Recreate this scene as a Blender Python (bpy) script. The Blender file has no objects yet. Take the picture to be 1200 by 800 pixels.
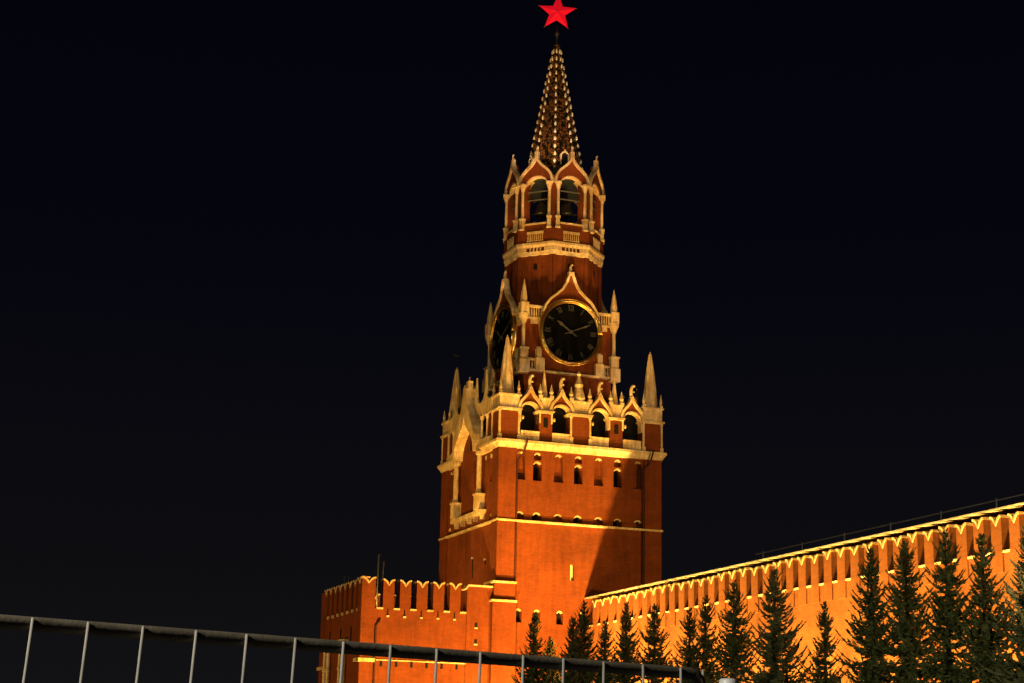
import bpy, math, random
from mathutils import Vector, Matrix
random.seed(7)
R = math.radians
sc = bpy.context.scene
COL = sc.collection

# ---------------------------------------------------------------- camera
ALPHA = 0.3572            # turn of the tower towards the viewer
OX, OY = 3.1734, 142.0    # tower axis on the ground
PITCH, ROLL = 0.2404, 0.0214
cd = bpy.data.cameras.new('camera')
cam = bpy.data.objects.new('camera', cd)
COL.objects.link(cam)
fw = Vector((0, math.cos(PITCH), math.sin(PITCH)))
rt = Vector((1, 0, 0)); up = Vector((0, -math.sin(PITCH), math.cos(PITCH)))
r2 = rt*math.cos(ROLL)+up*math.sin(ROLL); u2 = -rt*math.sin(ROLL)+up*math.cos(ROLL)
m = Matrix((r2, u2, -fw)).transposed().to_4x4(); m.translation = (0, 0, 1.6)
cam.matrix_world = m
cd.sensor_width = 36; cd.lens = 2093.34*36/1200; cd.clip_start = .1; cd.clip_end = 6000
sc.camera = cam

# ---------------------------------------------------------------- night sky
w = bpy.data.worlds.new('World'); sc.world = w; w.use_nodes = True
nt = w.node_tree; nt.nodes.clear()
tc = nt.nodes.new('ShaderNodeTexCoord'); sx = nt.nodes.new('ShaderNodeSeparateXYZ')
cr = nt.nodes.new('ShaderNodeValToRGB'); bg = nt.nodes.new('ShaderNodeBackground'); wo = nt.nodes.new('ShaderNodeOutputWorld')
nt.links.new(tc.outputs['Generated'], sx.inputs[0]); nt.links.new(sx.outputs['Z'], cr.inputs[0])
nt.links.new(cr.outputs[0], bg.inputs[0]); nt.links.new(bg.outputs[0], wo.inputs[0])
e = cr.color_ramp.elements
e[0].position = 0.0; e[0].color = (.0072, .0066, .0070, 1)
e[1].position = .48; e[1].color = (.0006, .0006, .0026, 1)
for p_, c_ in ((.12, (.0040, .0039, .0052, 1)), (.27, (.0019, .0019, .0045, 1))):
    k = e.new(p_); k.color = c_
bg.inputs[1].default_value = 1.0

sc.view_settings.view_transform = 'Standard'; sc.view_settings.look = 'None'
sc.view_settings.exposure = 0; sc.view_settings.gamma = 1
CA, SA = math.cos(ALPHA), math.sin(ALPHA)
def wl(x, y, z=0):        # tower frame -> world
    return Vector((OX+CA*x-SA*y, OY+SA*x+CA*y, z))

# ---------------------------------------------------------------- floodlights of the place, with added fill spots
SOD = (1, .54, .10)
def spot(name, p, t, power, ang=60, col=SOD, blend=.6, size=.25, world=False):
    l = bpy.data.lights.new(name, 'SPOT'); l.energy = power; l.color = col
    l.spot_size = R(ang); l.spot_blend = blend; l.shadow_soft_size = size
    o = bpy.data.objects.new(name, l); COL.objects.link(o)
    a = Vector(p) if world else wl(*p); b = Vector(t) if world else wl(*t)
    o.location = a; o.rotation_euler = (b-a).to_track_quat('-Z', 'Y').to_euler()
    return o
# on the lawn between the firs and the wall, aimed up at the tower and the gatehouse
spot('tower_floodlight', (-3.6, -18.5, .8), (-1.5, -6.8, 9), 52000, 95, SOD, .6, .7)
spot('tower_floodlight', (-3.6, -24, .8), (-1, -6.8, 26), 64000, 52, SOD, .8, .9)
spot('gatehouse_floodlight', (-12.8, -19, .8), (-12.5, -6.8, 9), 52000, 95)
# lamps on the gatehouse roof and on the square, lighting the gate face weakly
spot('gate_floodlight', (-15.6, -2.5, 14.0), (-6.8, -2.0, 23), 2600, 110)
spot('gate_floodlight', (-15.6, 2.0, 14.0), (-6.8, 1.5, 23), 2600, 110)
spot('gate_floodlight', (-44, -4, 1.0), (-17, -1, 9), 16000, 50)
spot('gate_floodlight', (-34, -34, 1.0), (-6.8, -4.5, 28), 26000, 26)
# fill spot added inside the wall, lifting the side face's shaded part
spot('side_face_fill', (14, -26, 15.0), (3.5, -6.8, 22), 9500, 70)
# the wall's own row of floods
for k in range(20):
    spot('wall_floodlight', (-4.2, -11-4.1*k, .5), (.6, -11-4.1*k, 9.0), 50000*random.uniform(.72, 1.3), 52, (1, .69, .16), .7)
# terrace lamps at the foot of the clock stage
for (x, y, pw) in ((-3.4, -6.0, 70), (3.9, -6.2, 190), (6, 2, 100)):
    spot('terrace_floodlight', (x, y, 31.0), (x*.62, y*.62, 37), pw, 120, (1, .56, .28), .5, .12)
spot('terrace_floodlight', (0, -6.15, 31.0), (0, -4.2, 36), 40, 120, (1, .56, .28), .5, .12)
# long-throw floods for the upper stages
spot('spire_floodlight', (-10, -95, 2), (0, 0, 42), 64000, 18, (1, .60, .32), .5, .4)
spot('spire_floodlight', (34, -95, 2), (0, 0, 40), 34000, 17, (1, .60, .32), .5, .4)
spot('spire_floodlight', (-26, -62, 2), (0, 0, 58), 210000, 9, (1, .58, .32), .6, .4)
# lamps on the ledges of the octagon
for k in range(8):
    a = R(-90+45*k)
    spot('ledge_floodlight', (5.0*math.cos(a), 5.0*math.sin(a), 39.8), (4.0*math.cos(a), 4.0*math.sin(a), 45), 90, 100, (1, .54, .22), .5, .1)
    spot('belfry_floodlight', (4.35*math.cos(a), 4.35*math.sin(a), 45.2), (3.5*math.cos(a), 3.5*math.sin(a), 50), 120, 110, (1, .55, .22), .6, .1)
    spot('spire_foot_floodlight', (3.7*math.cos(a+R(22)), 3.7*math.sin(a+R(22)), 50.3), (1.0*math.cos(a), 1.0*math.sin(a), 58), {7: 330, 6: 330, 0: 130}.get(k, 40), 90, (1, .68, .38), .6, .1)
# fill spots added from the viewer's side, for the spruces and the barrier
spot('viewer_side_fill', (-14, -6, 14), (14, 95, 4), 120000, 70, (1, .86, .5), .8, .5, world=True)
spot('viewer_side_fill', (-6.0, 1.0, 6.0), (-.3, 5, 1.9), 3400, 60, (1, .92, .78), .8, .3, world=True)

# ---------------------------------------------------------------- materials
def mat(name, base, rough=.85, metal=0., var=0., vscale=(1, 1, 1), bump=0., bscale=40., emit=None, col2=None, spec=.3):
    mt = bpy.data.materials.new(name); mt.use_nodes = True
    n = mt.node_tree.nodes; l = mt.node_tree.links; b = n['Principled BSDF']
    b.inputs['Base Color'].default_value = (*base, 1); b.inputs['Roughness'].default_value = rough
    b.inputs['Metallic'].default_value = metal; b.inputs['Specular IOR Level'].default_value = spec
    if emit:
        b.inputs['Emission Color'].default_value = (*emit[0], 1); b.inputs['Emission Strength'].default_value = emit[1]
    if var or col2 or bump:
        t = n.new('ShaderNodeTexCoord'); mp = n.new('ShaderNodeMapping'); mp.inputs['Scale'].default_value = vscale
        l.new(t.outputs['Object'], mp.inputs[0])
    if var or col2:
        nz = n.new('ShaderNodeTexNoise'); nz.inputs['Scale'].default_value = 1; nz.inputs['Detail'].default_value = 8
        nz.inputs['Roughness'].default_value = .65; l.new(mp.outputs[0], nz.inputs['Vector'])
        r = n.new('ShaderNodeValToRGB'); r.color_ramp.elements[0].position = .3; r.color_ramp.elements[1].position = .7
        c0 = tuple(v*(1-var) for v in base); c1 = col2 or tuple(min(1, v*(1+var)) for v in base)
        r.color_ramp.elements[0].color = (*c0, 1); r.color_ramp.elements[1].color = (*c1, 1)
        l.new(nz.outputs['Fac'], r.inputs[0]); l.new(r.outputs[0], b.inputs['Base Color'])
    if bump:
        n2 = n.new('ShaderNodeTexNoise'); n2.inputs['Scale'].default_value = bscale; n2.inputs['Detail'].default_value = 4
        l.new(t.outputs['Object'], n2.inputs['Vector']); bp = n.new('ShaderNodeBump'); bp.inputs['Strength'].default_value = bump
        bp.inputs['Distance'].default_value = .03
        l.new(n2.outputs['Fac'], bp.inputs['Height']); l.new(bp.outputs[0], b.inputs['Normal'])
    return mt

def brick_mat(name, base, lo=.74, hi=1.18):
    mt = bpy.data.materials.new(name); mt.use_nodes = True
    n = mt.node_tree.nodes; l = mt.node_tree.links; b = n['Principled BSDF']
    b.inputs['Roughness'].default_value = .9; b.inputs['Specular IOR Level'].default_value = .2
    t = n.new('ShaderNodeTexCoord')
    sep = n.new('ShaderNodeSeparateXYZ'); l.new(t.outputs['Object'], sep.inputs[0])
    ad = n.new('ShaderNodeMath'); ad.operation = 'ADD'; l.new(sep.outputs[0], ad.inputs[0]); l.new(sep.outputs[1], ad.inputs[1])
    cb = n.new('ShaderNodeCombineXYZ'); l.new(ad.outputs[0], cb.inputs[0]); l.new(sep.outputs[2], cb.inputs[1])
    br = n.new('ShaderNodeTexBrick'); l.new(cb.outputs[0], br.inputs['Vector'])
    br.inputs['Scale'].default_value = 1; br.inputs['Brick Width'].default_value = .31; br.inputs['Row Height'].default_value = .1
    br.inputs['Mortar Size'].default_value = .007
    br.inputs['Color1'].default_value = (*[v*.92 for v in base], 1); br.inputs['Color2'].default_value = (*[v*1.12 for v in base], 1)
    br.inputs['Mortar'].default_value = (*[v*.85 for v in base], 1)
    def noise(sc_, det, lo, hi, a, c):
        mp = n.new('ShaderNodeMapping'); mp.inputs['Scale'].default_value = sc_; l.new(t.outputs['Object'], mp.inputs[0])
        z = n.new('ShaderNodeTexNoise'); z.inputs['Scale'].default_value = 1; z.inputs['Detail'].default_value = det
        z.inputs['Roughness'].default_value = .7; l.new(mp.outputs[0], z.inputs['Vector'])
        mr = n.new('ShaderNodeMapRange'); mr.inputs['From Min'].default_value = lo; mr.inputs['From Max'].default_value = hi
        mr.inputs['To Min'].default_value = a; mr.inputs['To Max'].default_value = c; l.new(z.outputs['Fac'], mr.inputs['Value'])
        return mr.outputs[0]
    f1 = noise((.3, .3, .55), 10, .32, .68, lo, hi)     # broad weathering
    f2 = noise((.5, .5, 5.5), 6, .3, .7, .93, 1.06)     # course streaks
    f3 = noise((2.6, 2.6, .35), 6, .42, .75, 1.04, .72)     # rain runs
    prev = br.outputs['Color']
    for f in (f1, f2, f3):
        v = n.new('ShaderNodeVectorMath'); v.operation = 'SCALE'; l.new(prev, v.inputs[0]); l.new(f, v.inputs['Scale']); prev = v.outputs[0]
    l.new(prev, b.inputs['Base Color'])
    n2 = n.new('ShaderNodeTexNoise'); n2.inputs['Scale'].default_value = 9; n2.inputs['Detail'].default_value = 6
    l.new(t.outputs['Object'], n2.inputs['Vector'])
    bp = n.new('ShaderNodeBump'); bp.inputs['Strength'].default_value = .5; bp.inputs['Distance'].default_value = .04
    l.new(n2.outputs['Fac'], bp.inputs['Height']); l.new(bp.outputs[0], b.inputs['Normal'])
    return mt

BRICK = brick_mat('red_brick', (.165, .036, .006))
WBRICK = brick_mat('wall_brick', (.22, .060, .012), .58, 1.25)
def stone_mat():
    mt = bpy.data.materials.new('white_stone'); mt.use_nodes = True
    n = mt.node_tree.nodes; l = mt.node_tree.links; b = n['Principled BSDF']; b.inputs['Roughness'].default_value = .85
    b.inputs['Specular IOR Level'].default_value = .2
    t = n.new('ShaderNodeTexCoord'); prev = None
    c = n.new('ShaderNodeRGB'); c.outputs[0].default_value = (.78, .62, .37, 1); prev = c.outputs[0]
    for sc_, det, lo, hi, dk in (((.9, .9, .9), 8, .36, .56, (.76, .68, .56)), ((4.5, 4.5, .9), 6, .42, .62, (.80, .73, .62)), ((9, 9, 7), 4, .35, .6, (.8, .75, .66))):
        mp = n.new('ShaderNodeMapping'); mp.inputs['Scale'].default_value = sc_; l.new(t.outputs['Object'], mp.inputs[0])
        z = n.new('ShaderNodeTexNoise'); z.inputs['Scale'].default_value = 1; z.inputs['Detail'].default_value = det; l.new(mp.outputs[0], z.inputs['Vector'])
        r = n.new('ShaderNodeValToRGB'); r.color_ramp.elements[0].position = lo; r.color_ramp.elements[1].position = hi
        r.color_ramp.elements[0].color = (*dk, 1); r.color_ramp.elements[1].color = (1, 1, 1, 1); l.new(z.outputs['Fac'], r.inputs[0])
        v = n.new('ShaderNodeVectorMath'); v.operation = 'MULTIPLY'; l.new(prev, v.inputs[0]); l.new(r.outputs[0], v.inputs[1]); prev = v.outputs[0]
    l.new(prev, b.inputs['Base Color'])
    bp = n.new('ShaderNodeBump'); bp.inputs['Strength'].default_value = .6; bp.inputs['Distance'].default_value = .05; l.new(z.outputs['Fac'], bp.inputs['Height']); l.new(bp.outputs[0], b.inputs['Normal'])
    return mt
STONE = stone_mat()
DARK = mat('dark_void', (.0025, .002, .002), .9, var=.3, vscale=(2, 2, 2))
DIAL = mat('black_dial', (.003, .003, .004), .9, var=.3, vscale=(3, 3, 3), spec=.03)
GOLD = mat('gilding', (.9, .56, .16), .3, 1.0, var=.15, vscale=(2, 2, 2))
NUML = mat('numeral_paint', (.035, .034, .032), .8, .0, var=.2, vscale=(3, 3, 3))
NUM = mat('dull_gilding', (.06, .057, .052), .8, .0, var=.2, vscale=(3, 3, 3))
ROOF = mat('roof_sheet', (.03, .04, .03), .6, .2, var=.4, vscale=(1, 1, 1), bump=.2)
METAL = mat('dark_iron', (.03, .03, .03), .5, .5, var=.3, vscale=(4, 4, 4))
BRONZE = mat('bell_bronze', (.06, .055, .035), .45, .8, var=.4, vscale=(3, 3, 3))
PIPE = mat('drainpipe_paint', (.05, .012, .006), .6, .1, var=.3, vscale=(3, 3, 1))
STAR = mat('ruby_glass', (.5, .005, .01), .25, emit=((1, .008, .022), .52), var=.2, vscale=(2, 2, 2))
RIBM = mat('star_rib', (.25, .01, .02), .4, .3, emit=((1, .01, .04), .3))
RIM = mat('star_rim', (.75, .5, .3), .3, 1., var=.1, vscale=(3, 3, 3))
RAILM = mat('galvanised_steel', (.14, .12, .085), .5, .3, var=.35, vscale=(9, 9, 9), bump=.1, bscale=90)
BARM = mat('galvanised_wire', (.30, .28, .24), .5, .0, var=.3, vscale=(12, 12, 3))
POSTM = mat('pale_post_paint', (.7, .7, .66), .5, .1, var=.15, vscale=(9, 9, 3))
BARK = mat('bark', (.035, .022, .013), .95, var=.5, vscale=(6, 6, 1.5), bump=.6, bscale=20)
WOODY = mat('weathered_eave', (.30, .22, .14), .8, var=.55, vscale=(.8, 1.6, 5), col2=(.55, .42, .28))
GROUNDM = mat('paving', (.05, .048, .045), .8, var=.4, vscale=(.6, .6, 1), bump=.2)
GRASS = mat('lawn_grass', (.03, .045, .015), .95, var=.5, vscale=(1, 1, 1), bump=.5, bscale=12)
CROCK = mat('bright_crocket', (.82, .66, .42), .6, var=.45, vscale=(4, 4, 4))
RAIL2 = mat('railing_paint', (.22, .2, .17), .6, .1, var=.2, vscale=(4, 4, 4))
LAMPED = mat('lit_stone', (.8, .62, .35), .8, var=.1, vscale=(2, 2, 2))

def foliage(name, c0, c1):
    mt = bpy.data.materials.new(name); mt.use_nodes = True
    n = mt.node_tree.nodes; l = mt.node_tree.links; b = n['Principled BSDF']; b.inputs['Roughness'].default_value = .75
    b.inputs['Specular IOR Level'].default_value = .2
    t = n.new('ShaderNodeTexCoord'); z = n.new('ShaderNodeTexNoise'); z.inputs['Scale'].default_value = 1.6; z.inputs['Detail'].default_value = 5
    r = n.new('ShaderNodeValToRGB'); r.color_ramp.elements[0].position = .35; r.color_ramp.elements[1].position = .68
    r.color_ramp.elements[0].color = (*c0, 1); r.color_ramp.elements[1].color = (*c1, 1)
    l.new(t.outputs['Object'], z.inputs['Vector']); l.new(z.outputs['Fac'], r.inputs[0]); l.new(r.outputs[0], b.inputs['Base Color'])
    return mt
NEEDLE = foliage('spruce_needles', (.028, .042, .012), (.10, .125, .05))
LEAF = foliage('tree_leaves', (.02, .03, .01), (.04, .05, .02))

def tile_mat():
    mt = bpy.data.materials.new('spire_tiles'); mt.use_nodes = True
    n = mt.node_tree.nodes; l = mt.node_tree.links; b = n['Principled BSDF']; b.inputs['Roughness'].default_value = .35
    b.inputs['Metallic'].default_value = .35
    t = n.new('ShaderNodeTexCoord'); mp = n.new('ShaderNodeMapping'); mp.inputs['Scale'].default_value = (3.2, 3.2, 2.0)
    l.new(t.outputs['Object'], mp.inputs[0])
    v = n.new('ShaderNodeTexVoronoi'); v.inputs['Scale'].default_value = 2.2; l.new(mp.outputs[0], v.inputs['Vector'])
    sp = n.new('ShaderNodeSeparateColor'); l.new(v.outputs['Color'], sp.inputs[0])
    r = n.new('ShaderNodeValToRGB'); r.color_ramp.interpolation = 'LINEAR'
    r.color_ramp.elements[0].position = .35; r.color_ramp.elements[0].color = (.010, .011, .006, 1)
    r.color_ramp.elements[1].position = .75; r.color_ramp.elements[1].color = (.24, .10, .03, 1)
    l.new(sp.outputs[0], r.inputs[0]); l.new(r.outputs[0], b.inputs['Base Color'])
    return mt
TILE = tile_mat()

# ---------------------------------------------------------------- mesh builder
class MB:
    def __init__(s, M=None): s.v = []; s.f = []; s.M = M or Matrix()
    def add(s, vs, fs):
        k = len(s.v); s.v += [s.M @ Vector(p) for p in vs]; s.f += [tuple(i+k for i in f) for f in fs]; return s
    def box(s, x0, x1, y0, y1, z0, z1):
        return s.add([(x0, y0, z0), (x1, y0, z0), (x1, y1, z0), (x0, y1, z0), (x0, y0, z1), (x1, y0, z1), (x1, y1, z1), (x0, y1, z1)],
                     [(3, 2, 1, 0), (4, 5, 6, 7), (0, 1, 5, 4), (1, 2, 6, 5), (2, 3, 7, 6), (3, 0, 4, 7)])
    def band(s, inner, outer, y0, y1, closed=False):
        # solid between two matching curves in the xz plane, from y0 to y1
        n = len(inner); vs = []
        for (a, b) in zip(inner, outer):
            vs += [(a[0], y0, a[1]), (b[0], y0, b[1]), (b[0], y1, b[1]), (a[0], y1, a[1])]
        fs = []
        for i in range(n if closed else n-1):
            a = 4*i; b = 4*((i+1) % n)
            for j in range(4): fs.append((a+j, a+(j+1) % 4, b+(j+1) % 4, b+j))
        if not closed: fs += [(0, 1, 2, 3), (4*n-1, 4*n-2, 4*n-3, 4*n-4)]
        return s.add(vs, fs)
    def ribbon(s, pts, wd, y0, y1, closed=False):
        n = len(pts); A = []; B = []
        for i, p in enumerate(pts):
            q0 = Vector(pts[i-1] if (i or closed) else pts[i]); q1 = Vector(pts[(i+1) % n] if (i < n-1 or closed) else pts[i])
            d = (q1-q0).normalized(); nn = Vector((-d[1], d[0]))*wd/2
            A.append((p[0]-nn[0], p[1]-nn[1])); B.append((p[0]+nn[0], p[1]+nn[1]))
        return s.band(A, B, y0, y1, closed)
    def prism(s, poly, y0, y1):
        n = len(poly)
        vs = [(x, y0, z) for x, z in poly]+[(x, y1, z) for x, z in poly]
        fs = [tuple(range(n)), tuple(range(2*n-1, n-1, -1))]+[(i, i+n, (i+1) % n+n, (i+1) % n) for i in range(n)]
        return s.add(vs, fs)
    def lathe(s, prof, n=12, c=(0, 0), ph=0., cap=True):
        vs = []
        for (r, z) in prof:
            for i in range(n):
                a = ph+2*math.pi*i/n; vs.append((c[0]+r*math.cos(a), c[1]+r*math.sin(a), z))
        fs = []
        for j in range(len(prof)-1):
            for i in range(n):
                fs.append((j*n+i, j*n+(i+1) % n, (j+1)*n+(i+1) % n, (j+1)*n+i))
        if cap: fs += [tuple(range(n-1, -1, -1)), tuple(range((len(prof)-1)*n, len(prof)*n))]
        return s.add(vs, fs)
    def tube(s, pts, r, n=8, r1=None):
        pts = [Vector(p) for p in pts]; vs = []; r1 = r if r1 is None else r1
        for i, p in enumerate(pts):
            d = (pts[min(i+1, len(pts)-1)]-pts[max(i-1, 0)]).normalized()
            u = d.orthogonal().normalized() if i == 0 else (u-d*u.dot(d)).normalized()
            v = d.cross(u); rr = r+(r1-r)*i/max(1, len(pts)-1)
            for k in range(n):
                a = 2*math.pi*k/n; vs.append(p+(u*math.cos(a)+v*math.sin(a))*rr)
        fs = [(i*n+k, i*n+(k+1) % n, (i+1)*n+(k+1) % n, (i+1)*n+k) for i in range(len(pts)-1) for k in range(n)]
        fs += [tuple(range(n-1, -1, -1)), tuple(range((len(pts)-1)*n, len(pts)*n))]
        return s.add(vs, fs)
    def bulb(s, c, r, n=8, sz=1.):
        pr = [(r*math.sin(math.pi*k/6)+.001, c[2]+sz*r*(-math.cos(math.pi*k/6))) for k in range(7)]
        return s.lathe(pr, n, (c[0], c[1]))
    def build(s, name, material, parent=None, org=(0, 0, 0), smooth=False, bevel=0):
        me = bpy.data.meshes.new(name); o_ = Vector(org)
        me.from_pydata([p-o_ for p in s.v], [], s.f); me.materials.append(material); me.validate(); me.update()
        import bmesh
        b = bmesh.new(); b.from_mesh(me); bmesh.ops.recalc_face_normals(b, faces=b.faces); b.to_mesh(me); b.free()
        if smooth:
            for p in me.polygons: p.use_smooth = True
        o = bpy.data.objects.new(name, me); COL.objects.link(o)
        if parent: o.parent = parent
        if bevel:
            bv = o.modifiers.new('edge', 'BEVEL'); bv.width = bevel; bv.segments = 1; bv.limit_method = 'ANGLE'
        return o
def RZ(deg): return Matrix.Rotation(R(deg), 4, 'Z')
def tag(o, label=None, cat=None, group=None, kind=None):
    for k, v in (('label', label), ('category', cat), ('group', group), ('kind', kind)):
        if v: o[k] = v
    return o
def thing(name, label, cat, x=0, y=0, z=0, group=None, rot=None):
    o = bpy.data.objects.new(name, None); o.empty_display_size = .5; COL.objects.link(o)
    o.location = wl(x, y, z); o.rotation_euler = (0, 0, ALPHA if rot is None else rot)
    return tag(o, label, cat, group)
def cp(o, parent=None):
    c = o.copy(); COL.objects.link(c); c.parent = parent
    for ch in [k for k in ALLCH.get(o.name, [])]: cp(ch, c)
    return c
ALLCH = {}
def carve(o, cutter):
    c = cutter.build('cutter', DARK, None)
    c.parent = o.parent
    md = o.modifiers.new('b', 'BOOLEAN'); md.operation = 'DIFFERENCE'; md.solver = 'EXACT'; md.object = c; md.use_self = True
    bpy.context.view_layer.update()
    dg = bpy.context.evaluated_depsgraph_get()
    me = bpy.data.meshes.new_from_object(o.evaluated_get(dg)); o.modifiers.clear(); old = o.data; o.data = me
    me.materials.clear(); me.materials.append(BRICK)
    for p in me.polygons: p.material_index = 0
    bpy.data.objects.remove(c)

OG = [(1, 0), (1.0, .10), (.95, .24), (.83, .38), (.64, .50), (.44, .60), (.27, .70), (.14, .80), (.05, .91), (0, 1)]
def ogee(cx, z0, a, h):
    L = [(cx-a*x, z0+h*z) for x, z in OG]; Rr = [(cx+a*x, z0+h*z) for x, z in reversed(OG[:-1])]
    return L+Rr
def arch(cx, z0, r, n=19, rise=1.):
    return [(cx-r*math.cos(math.pi*i/(n-1)), z0+rise*r*math.sin(math.pi*i/(n-1))) for i in range(n)]
def archpoly(cx, zb, zs, r, n=9, rise=1.):
    return [(cx-r, zb)]+arch(cx, zs, r, n, rise)+[(cx+r, zb)]

def finial(mb, x, y, z, s=1.):     # curled stone figure on a gable tip
    mb.lathe([(.13*s, z), (.19*s, z+.08*s), (.08*s, z+.2*s)], 8, (x, y))
    pt = [(0, .1), (-.04, .35), (-.05, .58), (0, .78), (.07, .90), (.16, .92), (.22, .84)]
    mb.tube([(x+a*s, y, z+b*s) for a, b in pt], .135*s, 7, .08*s)
    mb.tube([(x-.03*s, y, z+.42*s), (x+.12*s, y, z+.5*s), (x+.2*s, y, z+.46*s)], .085*s, 6, .06*s)

# ================================================================ SETTING
g = MB(); g.add([(-3000, -3000, 0), (3000, -3000, 0), (3000, 3000, 0), (-3000, 3000, 0)], [(0, 1, 2, 3)])
tag(g.build('ground', GROUNDM), kind='structure')
lw = MB(); c4 = [wl(-11, -9, .02), wl(.55, -9, .02), wl(.55, -90, .02), wl(-11, -90, .02)]
lw.add([tuple(p) for p in c4], [(0, 1, 2, 3)]); tag(lw.build('lawn', GRASS), kind='structure')

# ================================================================ TOWER
T = thing('clock_tower', 'tall red brick tower with cream stone trim, black clock and glowing red star', 'tower')
H = 6.6
body = MB().box(-H, H, -H, H, 0, 26.3).build('wall', BRICK, T)
cut = MB(); NX = [-4.93, -3.55, -1.81, -.17, 1.53, 3.14, 4.85]
dark_w = []; 
for f_, rot in ((0, 0), (1, -90)):
    M = RZ(rot); cut.M = M
    for i, x in enumerate(NX):
        if f_ == 1 and abs(x) < 3.3: continue
        y1 = -H+.45
        # upper niches, slightly flared foot
        if i % 2 == 0:
            cut.prism([(x-.40, 23.75)]+arch(x, 25.62, .31, 9)+[(x+.40, 23.75)], -H-1, y1)
        else:
            cut.prism(archpoly(x, 25.35, 25.62, .31), -H-1, y1-.1)
            cut.prism(archpoly(x, 23.75, 24.9, .36), -H-1, y1+.5)
            dark_w.append((rot, x, 23.75, 24.9, .36, y1+.42))
        cut.prism(archpoly(x, 20.74, 20.95, .38), -H-1, y1+(.6 if i % 2 else 0))
        if i % 2: dark_w.append((rot, x, 20.74, 20.95, .38, y1+.52))
    cut.M = M
    for x in ((-4.9, -3.4, -1.55, .3, 2.1, 3.7) if f_ == 0 else ()):
        cut.prism(archpoly(x, 13.0, 13.75, .28), -H-1, -H+.6); dark_w.append((rot, x, 13.0, 13.75, .28, -H+.55))
cut.M = RZ(0); cut.prism(archpoly(-.6, 16.35, 17.45, .16, 7), -H-1, -H+.34)
cut.M = RZ(-90)      # face -90: local x -> runs along the gate face
carve(body, cut)
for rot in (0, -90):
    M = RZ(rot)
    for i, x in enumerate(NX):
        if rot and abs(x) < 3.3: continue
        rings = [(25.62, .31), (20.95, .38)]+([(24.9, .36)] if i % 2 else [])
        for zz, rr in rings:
            c = MB(M); c.band(arch(x, zz, rr-.10, 13)[2:-2], arch(x, zz, rr-.004, 13)[2:-2], -H+.03, -H+.3); c.build('soffit_glow', STONE, T)  # cream arcs stand in for uplight on the brick niche soffits
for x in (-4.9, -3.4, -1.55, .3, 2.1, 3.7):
    c = MB(); c.band(arch(x, 13.75, .17, 13)[2:-2], arch(x, 13.75, .276, 13)[2:-2], -H+.03, -H+.3); c.build('soffit_glow', STONE, T)  # lower row: soffit light again given as pale arcs
for (rot, x, zb, zs, r, y) in dark_w:
    mb = MB(RZ(rot)); mb.prism(archpoly(x, zb+.03, zs, r-.02), y-.03, y+.03); mb.build('window', DARK, T)
# corner piers
for sx_, sy_ in ((-1, -1), (1, -1), (1, 1), (-1, 1)):
    b = MB(); xs = sorted((sx_*5.36, sx_*6.8)); ys = sorted((sy_*5.36, sy_*6.8)); b.box(*xs, *ys, 0, 26.31)
    if (sx_, sy_) == (-1, -1):
        b.box(-7.0, -5.3, -7.0, -5.3, 0, 15.8); b.box(-7.14, -5.26, -7.14, -5.2, 0, 14.4)
    b.build('corner_pier', BRICK, T, bevel=.03)
for rot in (0, -90, 180, 90):
    M = RZ(rot); gate = rot == -90
    s = MB(M); e_ = 6.89 if rot in (0, 180) else 6.883
    s.box(-e_, e_, -e_, -H+.1, 20.50, 20.66); s.build('string_course', STONE, T, bevel=.02)
    # main cornice, broken by the icon bay on the gate side
    spans = [(-7.10, 7.10)] if not gate else [(-7.09, -2.6), (2.6, 7.09)]
    for a_, b_ in spans:
        c = MB(M)
        prof = [(-6.5, 26.1), (-6.85, 26.12), (-6.9, 26.24), (-7.0, 26.42), (-7.10 if not gate else -7.093, 26.52), (-7.10 if not gate else -7.093, 26.72), (-6.4, 26.78)]
        n = len(prof)
        vs = []
        for (yy, zz) in prof:
            k = (-yy-7.10) if True else 0
            vs.append((a_-(k if a_ < -5 else 0), yy, zz))
        for (yy, zz) in prof:
            k = (-yy-7.10)
            vs.append((b_+(k if b_ > 5 else 0), yy, zz))
        fs = [(i, (i+1) % n, (i+1) % n+n, i+n) for i in range(n)]+[tuple(range(n-1, -1, -1)), tuple(range(n, 2*n))]
        c.add(vs, fs)
        c.build('cornice', STONE, T)
    # drain pipes in the re-entrant angles
    if not gate and rot != 180:
        for x in (-5.26, 5.26):
            d = MB(M); d.tube([(x, -6.74, .3), (x, -6.74, 25.1), (x+.12, -6.78, 25.35), (x+.42, -6.95, 25.75), (x+.5, -7.15, 26.2), (x+.5, -7.42, 26.55), (x+.5, -7.42, 26.8)], .075, 8)
            for z in range(3, 25, 3): d.lathe([(.1, z), (.1, z+.12)], 8, (x, -6.74))
            d.build('drainpipe', PIPE, T, smooth=False)
s = MB()
for z in (15.8, 14.4):
    q = 7.16+(.12 if z < 15 else 0); s.box(-q, -5.24, -q, -5.1, z, z+.17)
s.build('pier_band', STONE, T, bevel=.02)
# lit loophole on the side face
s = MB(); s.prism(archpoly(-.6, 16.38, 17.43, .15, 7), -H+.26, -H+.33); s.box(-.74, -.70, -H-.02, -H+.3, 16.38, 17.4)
s.build('loophole', LAMPED, T)
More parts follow.
